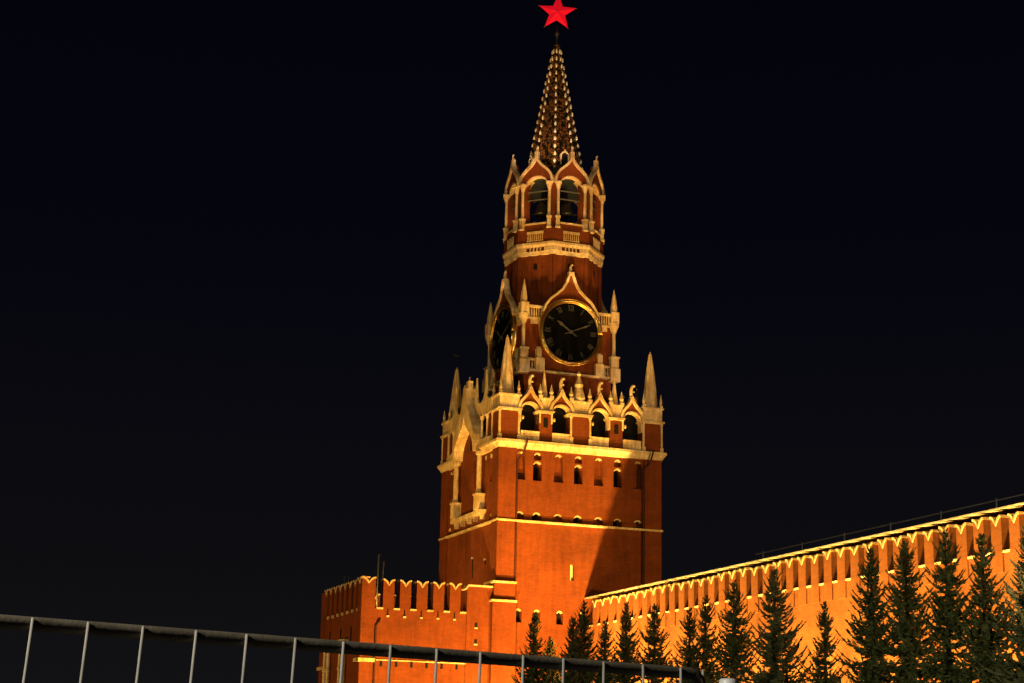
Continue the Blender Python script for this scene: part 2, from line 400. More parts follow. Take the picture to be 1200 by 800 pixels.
# gate face slits
for (y_, z0, z1, w_) in ((-.95, 16.7, 18.2, .1), (-3.85, 17.5, 17.8, .14)):
    s = MB(); s.box(-H-.02, -H+.1, y_-w_, y_+w_, z0, z1); s.build('loophole', DARK, T)
    s = MB(); s.box(-H-.1, -H+.1, y_-w_-.04, y_+w_+.04, z1, z1+.14); s.build('lintel', STONE, T)
for (y_, z0, z1) in ((-3.5, 24.4, 25.6), (-4.6, 24.4, 25.6), (4.2, 24.2, 25.6)):
    s = MB(); s.box(-H-.05, -H+.1, y_-.07, y_+.07, z1, z1+.3); s.build('niche_lamp_bracket', STONE, T)

# ---- gate face: icon bay
G = MB(RZ(-90))   # front-type coordinates: x -> -y' ... (x, y=-depth)
# in this frame x = -y' of the tower frame
for xc in (2.95, -2.55):
    c = MB(RZ(-90)); c.box(xc-.36, xc+.36, -7.25, -6.55, 21.75, 22.9); c.box(xc-.44, xc+.44, -7.32, -6.55, 22.9, 23.02)
    c.lathe([(.2, 23.02), (.28, 23.12), (.2, 23.3), (.185, 26.0), (.3, 26.12), (.3, 26.35)], 12, (xc, -6.98))
    c.build('column', STONE, T)
c = MB(RZ(-90)); c.prism([(-3.3, 21.4), (3.6, 21.4), (3.75, 21.75), (-3.45, 21.75)], -7.10, -6.55); c.build('icon_ledge', STONE, T, bevel=.03)
for k in range(5):
    c = MB(RZ(-90)); c.prism([(-2.72+k*1.5, 21.0), (-2.60+k*1.5, 21.0), (-2.54+k*1.5, 21.396), (-2.78+k*1.5, 21.396)], -6.95, -6.55); c.build('bracket', STONE, T)
gx = .2
inn = ogee(gx, 26.4, 2.25, 3.1); out = [(gx-2.55, 26.4), (gx-2.55, 27.0), (gx-2.38, 27.8), (gx-2.0, 28.5), (gx-1.52, 29.1), (gx-1.08, 29.7), (gx-.72, 30.3), (gx-.46, 31.0), (gx-.3, 31.8)]
out = out+[(gx, 32.1)]+[(2*gx-a, b) for a, b in reversed(out)]
c = MB(RZ(-90)); c.band(inn, out, -7.42, -6.5); c.build('keel_gable', STONE, T)
c = MB(RZ(-90)); c.prism([(gx-.33, 31.7), (gx+.33, 31.7), (gx+.26, 32.3), (gx+.36, 32.42), (gx-.36, 32.42), (gx-.26, 32.3)], -7.2, -6.8); finial(c, gx, -7.0, 32.3, .5); c.build('gable_finial', STONE, T)
c = MB(RZ(-90)); c.prism([(gx-2.3, 26.3), (gx+2.3, 26.3)]+[(a, b) for a, b in reversed(inn)][1:-1], -6.62, -6.3); c.build('gable_panel', BRICK, T)
c = MB(RZ(-90)); c.prism(archpoly(gx-.1, 26.9, 28.2, .28), -6.66, -6.58); c.build('window', DARK, T)
c = MB(RZ(-90)); c.prism([(gx-.35, 28.55), (gx+.1, 28.55), (gx-.12, 29.3)], -6.9, -6.6); c.build('window_hood', STONE, T)

# ---- parapet arcade
def bay(M, x, y=-6.8, r=.74):
    zs = 28.95
    b = MB(M); b.band(arch(x, zs, r+.13), ogee(x, zs+.02, .97, 1.95), y+.1, y+.55); b.build('spandrel', BRICK, T)
    a = MB(M); a.band([(x-r, 28.2)]+arch(x, zs, r)+[(x+r, 28.2)], [(x-r-.13, 28.2)]+arch(x, zs, r+.13)+[(x+r+.13, 28.2)], y-.02, y+.6); a.build('arch_ring', STONE, T)
    o = MB(M); o.ribbon(ogee(x, zs+.02, .95, 2.0), .2, y-.12, y+.45); finial(o, x, y+.12, zs+1.92, 1.12); o.build('ogee_gable', STONE, T)
    p = MB(M); p.box(x-r-.02, x+r+.02, y-.02, y+.35, 26.74, 27.44); p.box(x-r-.02, x+r+.02, y-.08, y+.4, 27.44, 27.52); p.build('parapet', STONE, T)
    k = MB(M); k.bulb((x-r+.16, y+.05, 28.55), .1, 8, 1.6); k.build('pendant', STONE, T)
def obelisk(mb, x, y, z, h=1.2, r=.13):
    mb.box(x-r, x+r, y-r, y+r, z, z+.18*h)
    mb.lathe([(r*.5, z+.18*h), (r*1.15, z+.42*h), (r*.9, z+.55*h), (r*.35, z+.8*h), (.015, z+h)], 8, (x, y))
def pier(M, x, wd, y=-6.8, big=False):
    b = MB(M); b.box(x-wd/2+.06, x+wd/2-.06, y+.02, y+.95, 26.74, 29.0); b.build('pier', BRICK, T)
    if big: cols = (x-wd/2+.12, x+wd/2-.12)
    else: cols = ()
    for cx in cols:
        c = MB(M); c.box(cx-.15, cx+.15, y-.12, y+.12, 26.74, 27.3); c.lathe([(.09, 27.3), (.085, 28.8), (.15, 28.9), (.15, 29.0)], 8, (cx, y-.02)); c.build('colonnette', STONE, T)
    if not big:
        n_ = MB(M); n_.prism(archpoly(x, 27.9, 28.5, .18), y-.004, y+.02); n_.build('niche', DARK, T)
    c = MB(M); c.prism([(x-wd/2+.02, 29.0), (x+wd/2-.02, 29.0), (x+wd/2+.1, 29.17), (x-wd/2-.1, 29.17)], y-.2, y+1.0)
    c.box(x-wd/2+.06, x+wd/2-.06, y, y+.9, 29.17, 30.1); c.box(x-wd/2, x+wd/2, y-.08, y+.95, 30.1, 30.22); c.build('pier_cap', STONE, T)
    p = MB(M)
    if big: p.lathe([(.5, 30.22), (.55, 30.5), (.4, 31.0), (.3, 31.35), (.36, 31.6), (.22, 31.9), (.1, 32.3), (.2, 32.45), (.02, 32.75)], 8, (x, y+.45))
    else: p.lathe([(.3, 30.22), (.34, 30.5), (.2, 31.2), (.12, 31.8), (.02, 32.6)], 6, (x, y+.45))
    q = wd/2-.14
    for dx in (-q, q): obelisk(p, x+dx, y+.08, 30.22, 1.1, .16)
    p.build('pinnacle', STONE, T)
for rot in (0, 90, 180):
    M = RZ(rot)
    for x in (-4.3, -1.72, 1.5, 4.25): bay(M, x)
    pier(M, -3.02, 1.2); pier(M, 2.9, 1.2); pier(M, -.12, 1.84, big=True)
# corner turrets
for (cx, cy) in ((-6.0, -6.0), (6.0, -6.0), (6, 6), (-6, 6)):
    b = MB(); b.box(cx-.8, cx+.8, cy-.8, cy+.8, 26.74, 29.0); b.build('turret_block', BRICK, T)
    c = MB()
    for dx in (-.76, .76):
        for dy in (-.76, .76):
            c.box(cx+dx-.14, cx+dx+.14, cy+dy-.14, cy+dy+.14, 26.74, 27.10); c.lathe([(.1, 27.10), (.095, 28.85), (.15, 29.0)], 8, (cx+dx*1.03, cy+dy*1.03))
    c.box(cx-.87, cx+.87, cy-.87, cy+.87, 28.98, 29.06); c.box(cx-.98, cx+.98, cy-.98, cy+.98, 29.06, 29.18)
    c.box(cx-.82, cx+.82, cy-.82, cy+.82, 29.18, 30.15); c.box(cx-.93, cx+.93, cy-.93, cy+.93, 30.15, 30.28)
    c.build('turret_cap', STONE, T)
    c0x = cx; cx = cx+.15 if cx > 0 else cx
    p = MB(); p.lathe([(.56, 30.28), (.54, 30.7), (.46, 31.5), (.34, 32.8), (.2, 34.0), (.09, 34.7), (.03, 35.0)], 8, (cx, cy), R(22.5))
    for k in range(8):
        a = R(22.5+45*k); p.tube([(cx+q*math.cos(a), cy+q*math.sin(a), z) for q, z in ((.57, 30.3), (.47, 31.5), (.35, 32.8), (.2, 34.0), (.08, 34.8))], .045, 5, .03)
    for dx in (-.74, .74):
        for dy in (-.74, .74): obelisk(p, c0x+dx, cy+dy, 30.28, 1.1, .12)
    p.build('turret_spire', STONE, T)
    if (cx, cy) != (-6, 6): continue
    v = MB(); v.tube([(cx, cy, 35.0), (cx, cy, 36.1)], .025, 5); v.box(cx-.3, cx+.22, cy-.015, cy+.015, 35.9, 36.08); v.build('weather_vane', METAL, T)
# gate side of the arcade: scooped stone screens on each side of the gable
for sg in (-1, 1):
    M = RZ(-90)
    def X(v): return gx+sg*(v-gx)
    c = MB(M)
    sh = [(2.75, 29.1), (5.3, 29.1), (5.3, 30.2), (4.6, 30.25), (4.15, 30.6), (3.98, 31.4), (3.82, 32.7), (3.68, 31.5), (3.55, 30.8), (3.3, 30.4), (2.7, 30.2), (2.2, 30.3), (1.95, 30.7), (1.8, 31.4), (1.65, 32.45), (1.5, 31.6), (1.34, 31.0), (1.34, 30.4), (1.9, 29.7)]
    c.prism([(X(a), b) for a, b in sh], -6.93, -6.80)
    c.build('scooped_screen', STONE, T)
    c = MB(M)
    for xx in (3.0, 4.2): c.lathe([(.16, 26.8), (.16, 27.3), (.09, 27.4), (.085, 28.75), (.18, 28.95), (.2, 29.1)], 8, (X(xx), -6.85))
    c.box(min(X(2.5), X(5.25)), max(X(2.5), X(5.25)), -7.0, -6.6, 26.74, 27.2); c.build('screen_column', STONE, T)
    c = MB(M); c.box(min(X(4.25), X(5.25)), max(X(4.25), X(5.25)), -6.8, -6.3, 27.2, 29.08); c.build('screen_wall', BRICK, T)
# terrace floor and skirt roof
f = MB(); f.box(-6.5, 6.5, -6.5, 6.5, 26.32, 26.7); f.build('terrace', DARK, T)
f = MB(); f.box(-5.8, 5.8, -5.8, 5.8, 26.71, 29.98); f.build('dark_lining', DARK, T)  # black box added behind the arcade so its openings stay unlit
f = MB(); f.add([(a*q, b*q, z) for z, q in ((30.0, 5.85), (31.3, 3.7)) for a, b in ((-1, -1), (1, -1), (1, 1), (-1, 1))],
                [(0, 1, 5, 4), (1, 2, 6, 5), (2, 3, 7, 6), (3, 0, 4, 7)]); f.build('skirt_roof', ROOF, T)

# ---- clock stage
b = MB(); b.box(-3.75, 3.75, -3.75, 3.75, 26.4, 38.05); b.build('clock_stage', BRICK, T, bevel=.04)
def clock(M):
    z = 36.28; y = -4.2
    d = MB(M); n = 48
    circ = [(.0+2.42*math.cos(2*math.pi*i/n), z+2.42*math.sin(2*math.pi*i/n)) for i in range(n)]
    d.prism(circ, y-.02, -3.7); clk = d.build('clock', DIAL, T, smooth=False)
    r_ = MB(M)
    for rr, yy, tk in ((2.66, y-.1, .085), (2.52, y-.14, .075), (2.40, y-.06, .05)):
        r_.tube([(rr*math.cos(2*math.pi*i/64), yy, z+rr*math.sin(2*math.pi*i/64)) for i in range(65)], tk, 8)
    r_.band([(2.42*math.cos(2*math.pi*i/64), z+2.42*math.sin(2*math.pi*i/64)) for i in range(64)], [(2.7*math.cos(2*math.pi*i/64), z+2.7*math.sin(2*math.pi*i/64)) for i in range(64)], y-.05, -3.7, True)
    r_.build('clock_rim', GOLD, clk, smooth=True)
    num = ['XII', 'I', 'II', 'III', 'IV', 'V', 'VI', 'VII', 'VIII', 'IX', 'X', 'XI']
    wch = {'I': .13, 'V': .26, 'X': .26}
    for h, t_ in enumerate(num):
        a = math.radians(30*h); W_ = sum(wch[c_] for c_ in t_); xx = -W_/2; mb = MB(M)
        def stroke(p, q, tk):
            def tr(u): # u: (tangential, radial)
                rad = 1.72+u[1]; return (rad*math.sin(a)+u[0]*math.cos(a), z+rad*math.cos(a)-u[0]*math.sin(a))
            p2 = Vector(tr(p)); q2 = Vector(tr(q)); dd = (q2-p2).normalized(); nn = Vector((-dd[1], dd[0]))*tk/2
            mb.prism([tuple(p2-nn), tuple(q2-nn), tuple(q2+nn), tuple(p2+nn)], y-.06, y-.021)
        for c_ in t_:
            wd = wch[c_]; x0 = xx; x1 = xx+wd; xx += wd
            if c_ == 'I': stroke(((x0+x1)/2, 0), ((x0+x1)/2, .5), .065)
            if c_ == 'V': stroke((x0+.03, .5), ((x0+x1)/2, 0), .07); stroke((x1-.03, .5), ((x0+x1)/2, 0), .035)
            if c_ == 'X': stroke((x0+.03, .5), (x1-.03, 0), .07); stroke((x1-.03, .5), (x0+.03, 0), .035)
        mb.build('numeral', NUML, clk)
    def hand(deg, L, tail, wd, yy):
        a = math.radians(deg); dx = Vector((math.sin(a), math.cos(a))); nx = Vector((math.cos(a), -math.sin(a)))
        def P(u, v): q = dx*u+nx*v; return (q[0], z+q[1])
        h_ = MB(M); h_.prism([P(-tail, -wd*.8), P(-tail-.12, 0), P(-tail, wd*.8), P(0, wd*.6), P(L*.6, wd), P(L*.72, wd*1.6), P(L, 0), P(L*.72, -wd*1.6), P(L*.6, -wd), P(0, -wd*.6)], yy-.03, yy)
        h_.build('hand', NUM, clk)
    hand(304.5, 1.45, .5, .09, y-.1); hand(67, 1.85, .5, .05, y-.15)
    h_ = MB(M); circ = [(.13*math.cos(2*math.pi*i/16), z+.13*math.sin(2*math.pi*i/16)) for i in range(16)]
    h_.prism(circ, y-.2, y); h_.build('hub', NUM, clk)
for rot in (0, -90, 90, 180):
    M = RZ(rot)
    if rot in (0, -90): clock(M)
    # gable over the clock
    half = [(2.35, 37.75), (2.15, 38.3), (1.75, 38.85), (1.2, 39.3), (.72, 39.75), (.42, 40.25), (.24, 40.75), (.1, 41.15)]
    crv = [(-a, b) for a, b in half]+[(a, b) for a, b in reversed(half)]
    g_ = MB(M); g_.ribbon(crv, .18, -4.32, -3.85); finial(g_, 0, -4.1, 41.1, .85); g_.box(-.24, .24, -4.3, -3.9, 40.95, 41.25); g_.build('clock_gable', STONE, T)
    s = MB(M); s.prism([(-2.3, 37.6)]+[(a, b-.05) for a, b in crv[1:-1]]+[(2.3, 37.6)], -4.15, -3.7); s.build('gable_panel', BRICK, T)
    # surround of the dial
    s = MB(M); s.prism([(-2.45, 33.15), (2.45, 33.15), (2.45, 37.6), (-2.45, 37.6)], -3.95, -3.72); s.build('dial_surround', BRICK, T)
    # ledge, balustrades
    L_ = MB(M); L_.box(-4.15, 4.15, -4.2, -3.7, 32.9, 33.03); L_.build('ledge', STONE, T)
    for sgn in (-1, 1):
        for z0, z1, xa, xb in ((37.10, 38.2, 2.1, 3.55), (33.03, 33.95, 2.75, 3.5)):
            bl = MB(M); x0, x1 = sorted((sgn*xa, sgn*xb))
            bl.box(x0, x1, -4.02, -3.8, z0, z0+.14); bl.box(x0, x1, -4.08, -3.76, z1-.16, z1)
            n = max(3, int((x1-x0)/.2))
            for i in range(n):
                xx = x0+(i+.5)*(x1-x0)/n; bl.lathe([(.05, z0+.14), (.075, z0+.3), (.04, z1-.25), (.05, z1-.16)], 6, (xx, -3.92))
            bl.build('balustrade', STONE, T)
        pb = MB(M); pb.box(sgn*2.55-.36, sgn*2.55+.36, -4.3, -3.7, 33.03, 34.0)
        pb.box(sgn*2.62-.2, sgn*2.62+.2, -4.2, -3.7, 34.0, 34.75); pb.bulb((sgn*2.62, -3.95, 34.8), .2); pb.build('plinth_block', STONE, T)
        if True:
            bk = MB(M); x0, x1 = sorted((sgn*2.6, sgn*3.3)); bk.prism([(x0, 36.75), (x1, 36.75), (x1, 37.2), (x0, 37.2)], -3.95, -3.7); bk.build('corbel', STONE, T)
for (cx, cy) in ((-3.9, -3.9), (3.9, -3.9), (3.9, 3.9), (-3.9, 3.9)):
    p = MB(); p.box(cx-.42, cx+.42, cy-.42, cy+.42, 32.7, 33.75); p.box(cx-.33, cx+.33, cy-.33, cy+.33, 33.75, 34.6); p.box(cx-.38, cx+.38, cy-.38, cy+.38, 34.6, 34.75)
    p.lathe([(.2, 34.75), (.15, 35.0), (.15, 36.6), (.24, 36.8), (.4, 37.2), (.42, 37.45)], 10, (cx, cy))
    p.box(cx-.33, cx+.33, cy-.33, cy+.33, 37.45, 38.35)
    p.lathe([(.3, 38.35), (.26, 38.9), (.12, 39.8), (.02, 40.3)], 8, (cx, cy)); p.build('corner_pinnacle', STONE, T)

# ---- octagonal drum and belfry
P8 = R(22.5)
d = MB(); d.lathe([(3.92, 37.9), (3.92, 42.9)], 8, (0, 0), P8); drum = d.build('drum', BRICK, T)
for k in range(8):
    M = RZ(45*k); ap = 3.92*math.cos(P8)
    for x in (-1.36, -.5, .42, 1.36):
        s = MB(M); s.box(x-.14, x+.14, -ap-.10, -ap+.05, 38.2, 42.72); s.build('pilaster', BRICK, T)
    w_ = MB(M); w_.prism(archpoly(-.02, 41.6, 41.95, .16), -ap-.02, -ap+.03); w_.build('window', DARK, T)
    # dentil blocks
    apc = 4.10*math.cos(P8)
    xs_ = [(-1.54, -.80)]+[(-.49+i*.304, -.42+i*.304) for i in range(4)]+[(.80, 1.54)]
    for (xa, xb) in xs_:
        s = MB(M); s.box(xa, xb, -apc-.02, -apc+.27, 43.08, 43.46); s.build('dentil', STONE, T)
c = MB(); c.lathe([(3.8, 42.72), (4.02, 42.78), (4.08, 43.08), (3.86, 43.085), (3.86, 43.455), (4.14, 43.46), (4.22, 43.62), (4.22, 43.8), (3.8, 43.86)], 8, (0, 0), P8); c.build('belfry_cornice', STONE, T)
c = MB(); c.lathe([(3.84, 43.09), (3.88, 43.095), (3.88, 43.445), (3.84, 43.45)], 8, (0, 0), P8); c.build('dentil_gap_shade', BRICK, T)  # brick colour behind the dentils stands in for shade in the gaps
c = MB(); c.lathe([(4.12, 43.83), (4.12, 45.0), (3.7, 45.05), (3.3, 45.06), (3.3, 43.87)], 8, (0, 0), P8); c.build('belfry_base', BRICK, T)
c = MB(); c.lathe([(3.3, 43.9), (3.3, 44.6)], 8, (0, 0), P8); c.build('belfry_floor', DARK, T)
for k in range(8):
    M = RZ(45*k); ap = 4.12*math.cos(P8); M2 = RZ(45*k+22.5)
    # balustrade panel of the base
    p = MB(M); p.box(-.72, .72, -ap-.06, -ap+.02, 44.55, 44.75); p.box(-.72, .72, -ap-.05, -ap+.02, 43.92, 44.0)
    for i in range(8): p.lathe([(.035, 44.0), (.055, 44.2), (.035, 44.55)], 6, (-.63+i*.18, -ap-.02))
    p.build('base_balustrade', STONE, T)
    s = MB(M); s.box(-.98, .98, -3.78, -3.45, 45.0, 45.35); s.build('opening_sill_wall', BRICK, T)
    s = MB(M); s.box(-1.0, 1.0, -3.86, -3.4, 45.35, 45.47); s.build('opening_sill', STONE, T)
    # corner pier with its pair of columns
    b = MB(M2); b.box(-.45, .45, -3.86, -3.2, 44.9, 49.2); b.build('belfry_pier', BRICK, T)
    for sgn in (-1, 1):
        cx = sgn*.36; M3 = M2 @ Matrix.Rotation(R(11*sgn), 4, 'Z') if False else M2
        q = MB(M3); q.box(cx-.2, cx+.2, -4.2, -3.75, 44.95, 45.05); q.box(cx-.16, cx+.16, -4.14, -3.75, 45.05, 45.85); q.box(cx-.21, cx+.21, -4.2, -3.75, 45.85, 45.95)
        q.lathe([(.15, 45.95), (.125, 46.1), (.115, 48.2), (.15, 48.35), (.25, 48.75)], 10, (cx, -3.96)); q.box(cx-.27, cx+.27, -4.24, -3.7, 48.75, 48.88)
        q.build('column', STONE, T)
    # ogee gable over the opening
    yb = -3.76; z0 = 48.85
    g_ = MB(M); g_.ribbon([(a, b_) for a, b_ in ogee(0, z0, 1.42, 2.35)], .2, yb-.16, yb+.25); g_.box(-.16, .16, yb-.12, yb+.2, z0+2.1, z0+2.75)
    finial(g_, 0, yb, z0+2.6, .62); g_.build('belfry_gable', STONE, T)
    s = MB(M); s.band(arch(0, 48.45, 1.12, 19), ogee(0, z0, 1.42, 2.3), yb+.02, yb+.5); s.build('belfry_spandrel', BRICK, T)
    s = MB(M); s.band(arch(0, 48.45, 1.02, 19), arch(0, 48.45, 1.14, 19), yb+.1, yb+1.0); s.build('arch_soffit', STONE, T)
    bm_ = MB(M); bm_.box(-1.1, 1.1, -3.4, -3.3, 48.25, 48.33); bm_.box(-1.1, 1.1, -3.4, -3.3, 47.55, 47.62); bm_.build('bell_beam', mat('beam_paint', (.10, .095, .09), .6, var=.2, vscale=(2, 2, 2)) if k == 0 else bpy.data.materials['beam_paint'], T)
f = MB(); f.lathe([(3.45, 49.3), (3.45, 49.35), (2.9, 50.3), (2.6, 50.6)], 8, (0, 0), P8); f.build('belfry_ceiling', ROOF, T)
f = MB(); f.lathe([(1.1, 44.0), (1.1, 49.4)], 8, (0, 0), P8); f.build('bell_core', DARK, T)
for k in range(8):    # bells hang in the openings
    a = R(45*k-90); x, y = 2.6*math.cos(a), 2.6*math.sin(a)
    lab = 'dark bronze bell hanging in one of the arched openings of the belfry'
    if k == 7: lab = 'dark bronze bell in the left front opening of the belfry'
    if k == 0: lab = 'dark bronze bell in the right front opening of the belfry'
    if k not in (0, 7): continue
    t_ = MB(); z = 46.5
    t_.lathe([(.62, z), (.6, z+.1), (.48, z+.35), (.42, z+.7), (.38, z+.85), (.2, z+.97), (.05, z+1.0), (.05, z+1.1)], 20)
    t_.tube([(0, 0, z+1.0), (0, 0, z+1.12)], .05, 6)
    o = t_.build('bell', BRONZE, None, smooth=True); o.location = wl(x+.12, y, 0)
    tag(o, lab, 'bell', 'bells in the open belfry')

# ---- spire
def rsp(z): return 2.52-(z-49.6)*.180
sp = MB(); prof = []; z = 49.6; N = 46
for i in range(N):
    za = 49.6+12.8*i/N; zb = 49.6+12.8*(i+1)/N
    prof += [(rsp(za)+.035, za), (rsp(zb)-.01, zb-.01)]
sp.lathe(prof, 8, (0, 0), P8); sp.build('spire', TILE, T)
for k in range(8):
    M = RZ(45*k+22.5); rb = MB(M); rb.tube([(0, -rsp(50)-.02, 50), (0, -rsp(62.3)-.02, 62.3)], .05, 6, .03)
    rib = rb.build('spire_rib', TILE, T)
    allc = MB(M)
    for i in range(17):
        z = 50.6+i*.70; r_ = rsp(z)+.06; s_ = (.122-.0025*i)*random.uniform(.85, 1.15)
        q = MB(M) if k not in (3, 4, 5) else allc
        q.lathe([(.02, z-.22), (s_, z-.1), (s_*.9, z+.06), (.03, z+.2)], 7, (0, -r_)) 
        if q is not allc: q.build('crocket', CROCK, rib)
    if k in (3, 4, 5): tag(allc.build('crockets', STONE, rib), kind='stuff')
for k in range(8):
    M = RZ(45*k); zb = 51.0; y = -rsp(zb)*math.cos(P8)
    if k % 2: continue
    q = MB(M); q.band([(-.28, zb)]+arch(0, zb+.8, .28, 9)+[(.28, zb)], [(-.38, zb)]+[(-.38, zb+.8), (-.36, zb+.95), (-.26, zb+1.08), (-.12, zb+1.2), (0, zb+1.38), (.12, zb+1.2), (.26, zb+1.08), (.36, zb+.95), (.38, zb+.8)]+[(.38, zb)], y-.12, y+.3)
    q.build('dormer', STONE, T)
    q = MB(M); q.prism(archpoly(0, zb, zb+.8, .27), y-.02, y+.3); q.build('window', DARK, T)
f = MB(); f.lathe([(.34, 62.35), (.25, 62.5), (.12, 62.9), (.09, 63.3), (.2, 63.42), (.24, 63.55), (.16, 63.7), (.08, 63.78), (.07, 64.3)], 12, (0, 0)); f.build('spire_cap', METAL, T, smooth=True)
f = MB(); f.lathe([(.1, 63.38), (.19, 63.45), (.2, 63.56), (.12, 63.66)], 10); f.build('spire_collar', RIM, T, smooth=True)
# star, facing the square
zc = 65.5; RR = 1.70; rr = RR*.42; MS = RZ(-math.degrees(ALPHA))
pts = [((RR if i % 2 == 0 else rr)*math.sin(math.pi*i/5+.055), zc+(RR if i % 2 == 0 else rr)*math.cos(math.pi*i/5+.055)) for i in range(10)]
st = MB(MS); vs = [(x, 0, z) for x, z in pts]+[(0, -.32, zc), (0, .32, zc)]
st.add(vs, [(i, (i+1) % 10, 10) for i in range(10)]+[((i+1) % 10, i, 11) for i in range(10)])
star = st.build('star', STAR, T)
for i in range(0, 10, 2):
    x, z = pts[i]; st = MB(MS); st.bulb((x, 0, z), .07); st.build('star_tip', RIM, star)
for i in range(10):
    st = MB(MS); x, z = pts[i]; st.tube([(x*.97, -.0, zc+(z-zc)*.97), (0, -.325, zc)], .012 if i % 2 else .016, 5); st.build('star_rib', RIBM, star)

for o in T.children:
    if o.type == 'MESH' and min(v.co.z for v in o.data.vertices) > 37.84: o.location.x += .12
# ================================================================ GATEHOUSE (barbican)
BX0, BX1, BY0, BY1 = -17.07, -6.95, -6.72, 4.6
B = thing('brick_gatehouse', 'low red brick gatehouse with swallow-tail battlements in front of the clock tower', 'gatehouse', (BX0+BX1)/2, (BY0+BY1)/2)
BO = ((BX0+BX1)/2, (BY0+BY1)/2, 0)
def bb(mb, name, m_, par=None, **k): return mb.build(name, m_, par or B, org=BO, **k)
b = MB(); b.box(BX0+.1, BX1, BY0+.1, BY1-.1, 0, 13.5)
wb = bb(b, 'wall', BRICK)
b = MB(); b.box(BX0+.9, BX1-.1, BY0+.9, BY1-.9, 13.49, 13.56); bb(b, 'roof_deck', DARK)
for (x0, x1, y0, y1) in ((BX0, BX0+1.05, BY0, BY0+1.05), (-9.0, BX1, BY0, BY0+.8), (BX0, BX0+1.05, BY1-1.05, BY1)):
    b = MB(); b.box(x0, x1, y0, y1, 0, 15.45); bb(b, 'corner_pier', BRICK, bevel=.03)
# copings of the solid pieces
c = MB(); c.ribbon([(-9.15, 15.2), (-8.9, 15.5), (-6.9, 15.5)], .14, BY0-.06, BY0+.85); bb(c, 'coping', STONE)
def merlon_mesh(wd, h, th, name='merlon'):
    prof = []
    for i in range(11):
        x = -1+.2*i; prof.append((x*wd/2, h-.42*(1-abs(x))**2.5))
    mb = MB(); mb.prism([(-wd/2, 0)]+prof+[(wd/2, 0)], 0, th); cpn = MB(); cpn.ribbon([(x*1.06, z+.045) for x, z in prof], .12, -.05, th+.05)
    return mb, cpn
mm, mc = merlon_mesh(.84, 2.02, .62)
mo = mm.build('merlon', BRICK, B); mcap = mc.build('merlon_coping', STONE, mo)
first = [True]
def put_merlon(x, y, rz):
    if first[0]: o = mo; first[0] = False
    else:
        o = mo.copy(); COL.objects.link(o); o.parent = B; c_ = mcap.copy(); COL.objects.link(c_); c_.parent = o
    o.location = (x-BO[0], y-BO[1], 13.5); o.rotation_euler = (0, 0, rz)
for k in range(5): put_merlon(-15.03+1.276*k, BY0, 0)
for k in range(7): put_merlon(BX0, BY0+1.75+1.36*k, -math.pi/2)
for k in range(7): put_merlon(-15.5+1.28*k, BY1, math.pi)
# corner merlon tops
for (x0, y0, rot) in ((BX0+.52, BY0, 0), (BX0, BY0+.52, -90)):
    prof = [(-.52+.104*i, 1.95+.22-.4*(1-abs(-1+.2*i))**2) for i in range(11)]
    c = MB(Matrix.Translation((x0, y0, 13.5)) @ RZ(rot)); c.ribbon([(x, z) for x, z in prof], .12, -.06, .6)
    c2 = MB(Matrix.Translation((x0, y0, 13.5)) @ RZ(rot)); c2.prism([(-.51, 1.5)]+[(x*.98, z-.02) for x, z in prof]+[(.51, 1.5)], 0.004, .5)
    bb(c, 'coping', STONE); bb(c2, 'merlon_head', BRICK)
# sills in the gaps, loopholes
for k in range(6):
    x = -15.67+1.276*k; c = MB(); c.box(x-.24, x+.24, BY0-.05, BY0+.4, 13.42, 13.54); bb(c, 'gap_sill', STONE)
for k in range(5):
    x = -15.03+1.276*k
    c = MB(); c.box(x-.045, x+.045, BY0+.09, BY0+.12, 13.0, 13.48); bb(c, 'loophole', DARK)
    c = MB(); c.box(x-.1, x+.1, BY0+.0, BY0+.12, 12.88, 13.0); bb(c, 'loophole_sill', STONE)
for k in range(7):
    y = BY0+1.1+1.36*k; c = MB(); c.box(BX0-.02, BX0+.3, y-.13, y+.13, 13.28, 13.5); bb(c, 'gap_sill', STONE)
for y in (-4.0, -1.2, 1.9):
    c = MB(); c.box(BX0+.05, BX0+.12, y-.1, y+.1, 10.7, 12.3); bb(c, 'slit_window', DARK)
# low string and corner bands
c = MB(); c.box(BX0-.12, BX0+1.15, BY0-.13, BY0+.3, 9.62, 9.9); c.box(BX0-.12, BX0+.3, BY0-.128, BY0+1.2, 9.622, 9.898); bb(c, 'corner_band', STONE, bevel=.02)
c = MB(); c.box(BX0-.12, BX0+.3, BY1-1.1, BY1+.1, 9.5, 9.75); bb(c, 'corner_band', STONE)
c = MB(); c.box(BX0+1.05, -9.0, BY0+.02, BY0+.3, 9.75, 9.83); bb(c, 'string_course', STONE)
for k in range(6):
    x = -15.4+1.15*k; c = MB(); c.box(x-.09, x+.09, BY0+.07, BY0+.12, 9.35, 9.75); bb(c, 'loophole', DARK)
for (x, z) in ((-8.25, 12.7), (-8.25, 11.5)):
    c = MB(); c.box(x-.1, x+.1, BY0-.02, BY0+.05, z-.25, z+.1); bb(c, 'loophole', DARK)
    c = MB(); c.box(x-.13, x+.13, BY0-.06, BY0+.05, z-.35, z-.25); bb(c, 'loophole_sill', STONE)
c = MB(); c.tube([(-15.9, BY0+.04, 0), (-15.9, BY0+.04, 12.2), (-15.7, BY0-.02, 12.5), (-15.6, BY0+.12, 12.75)], .08, 8); bb(c, 'drainpipe', PIPE)
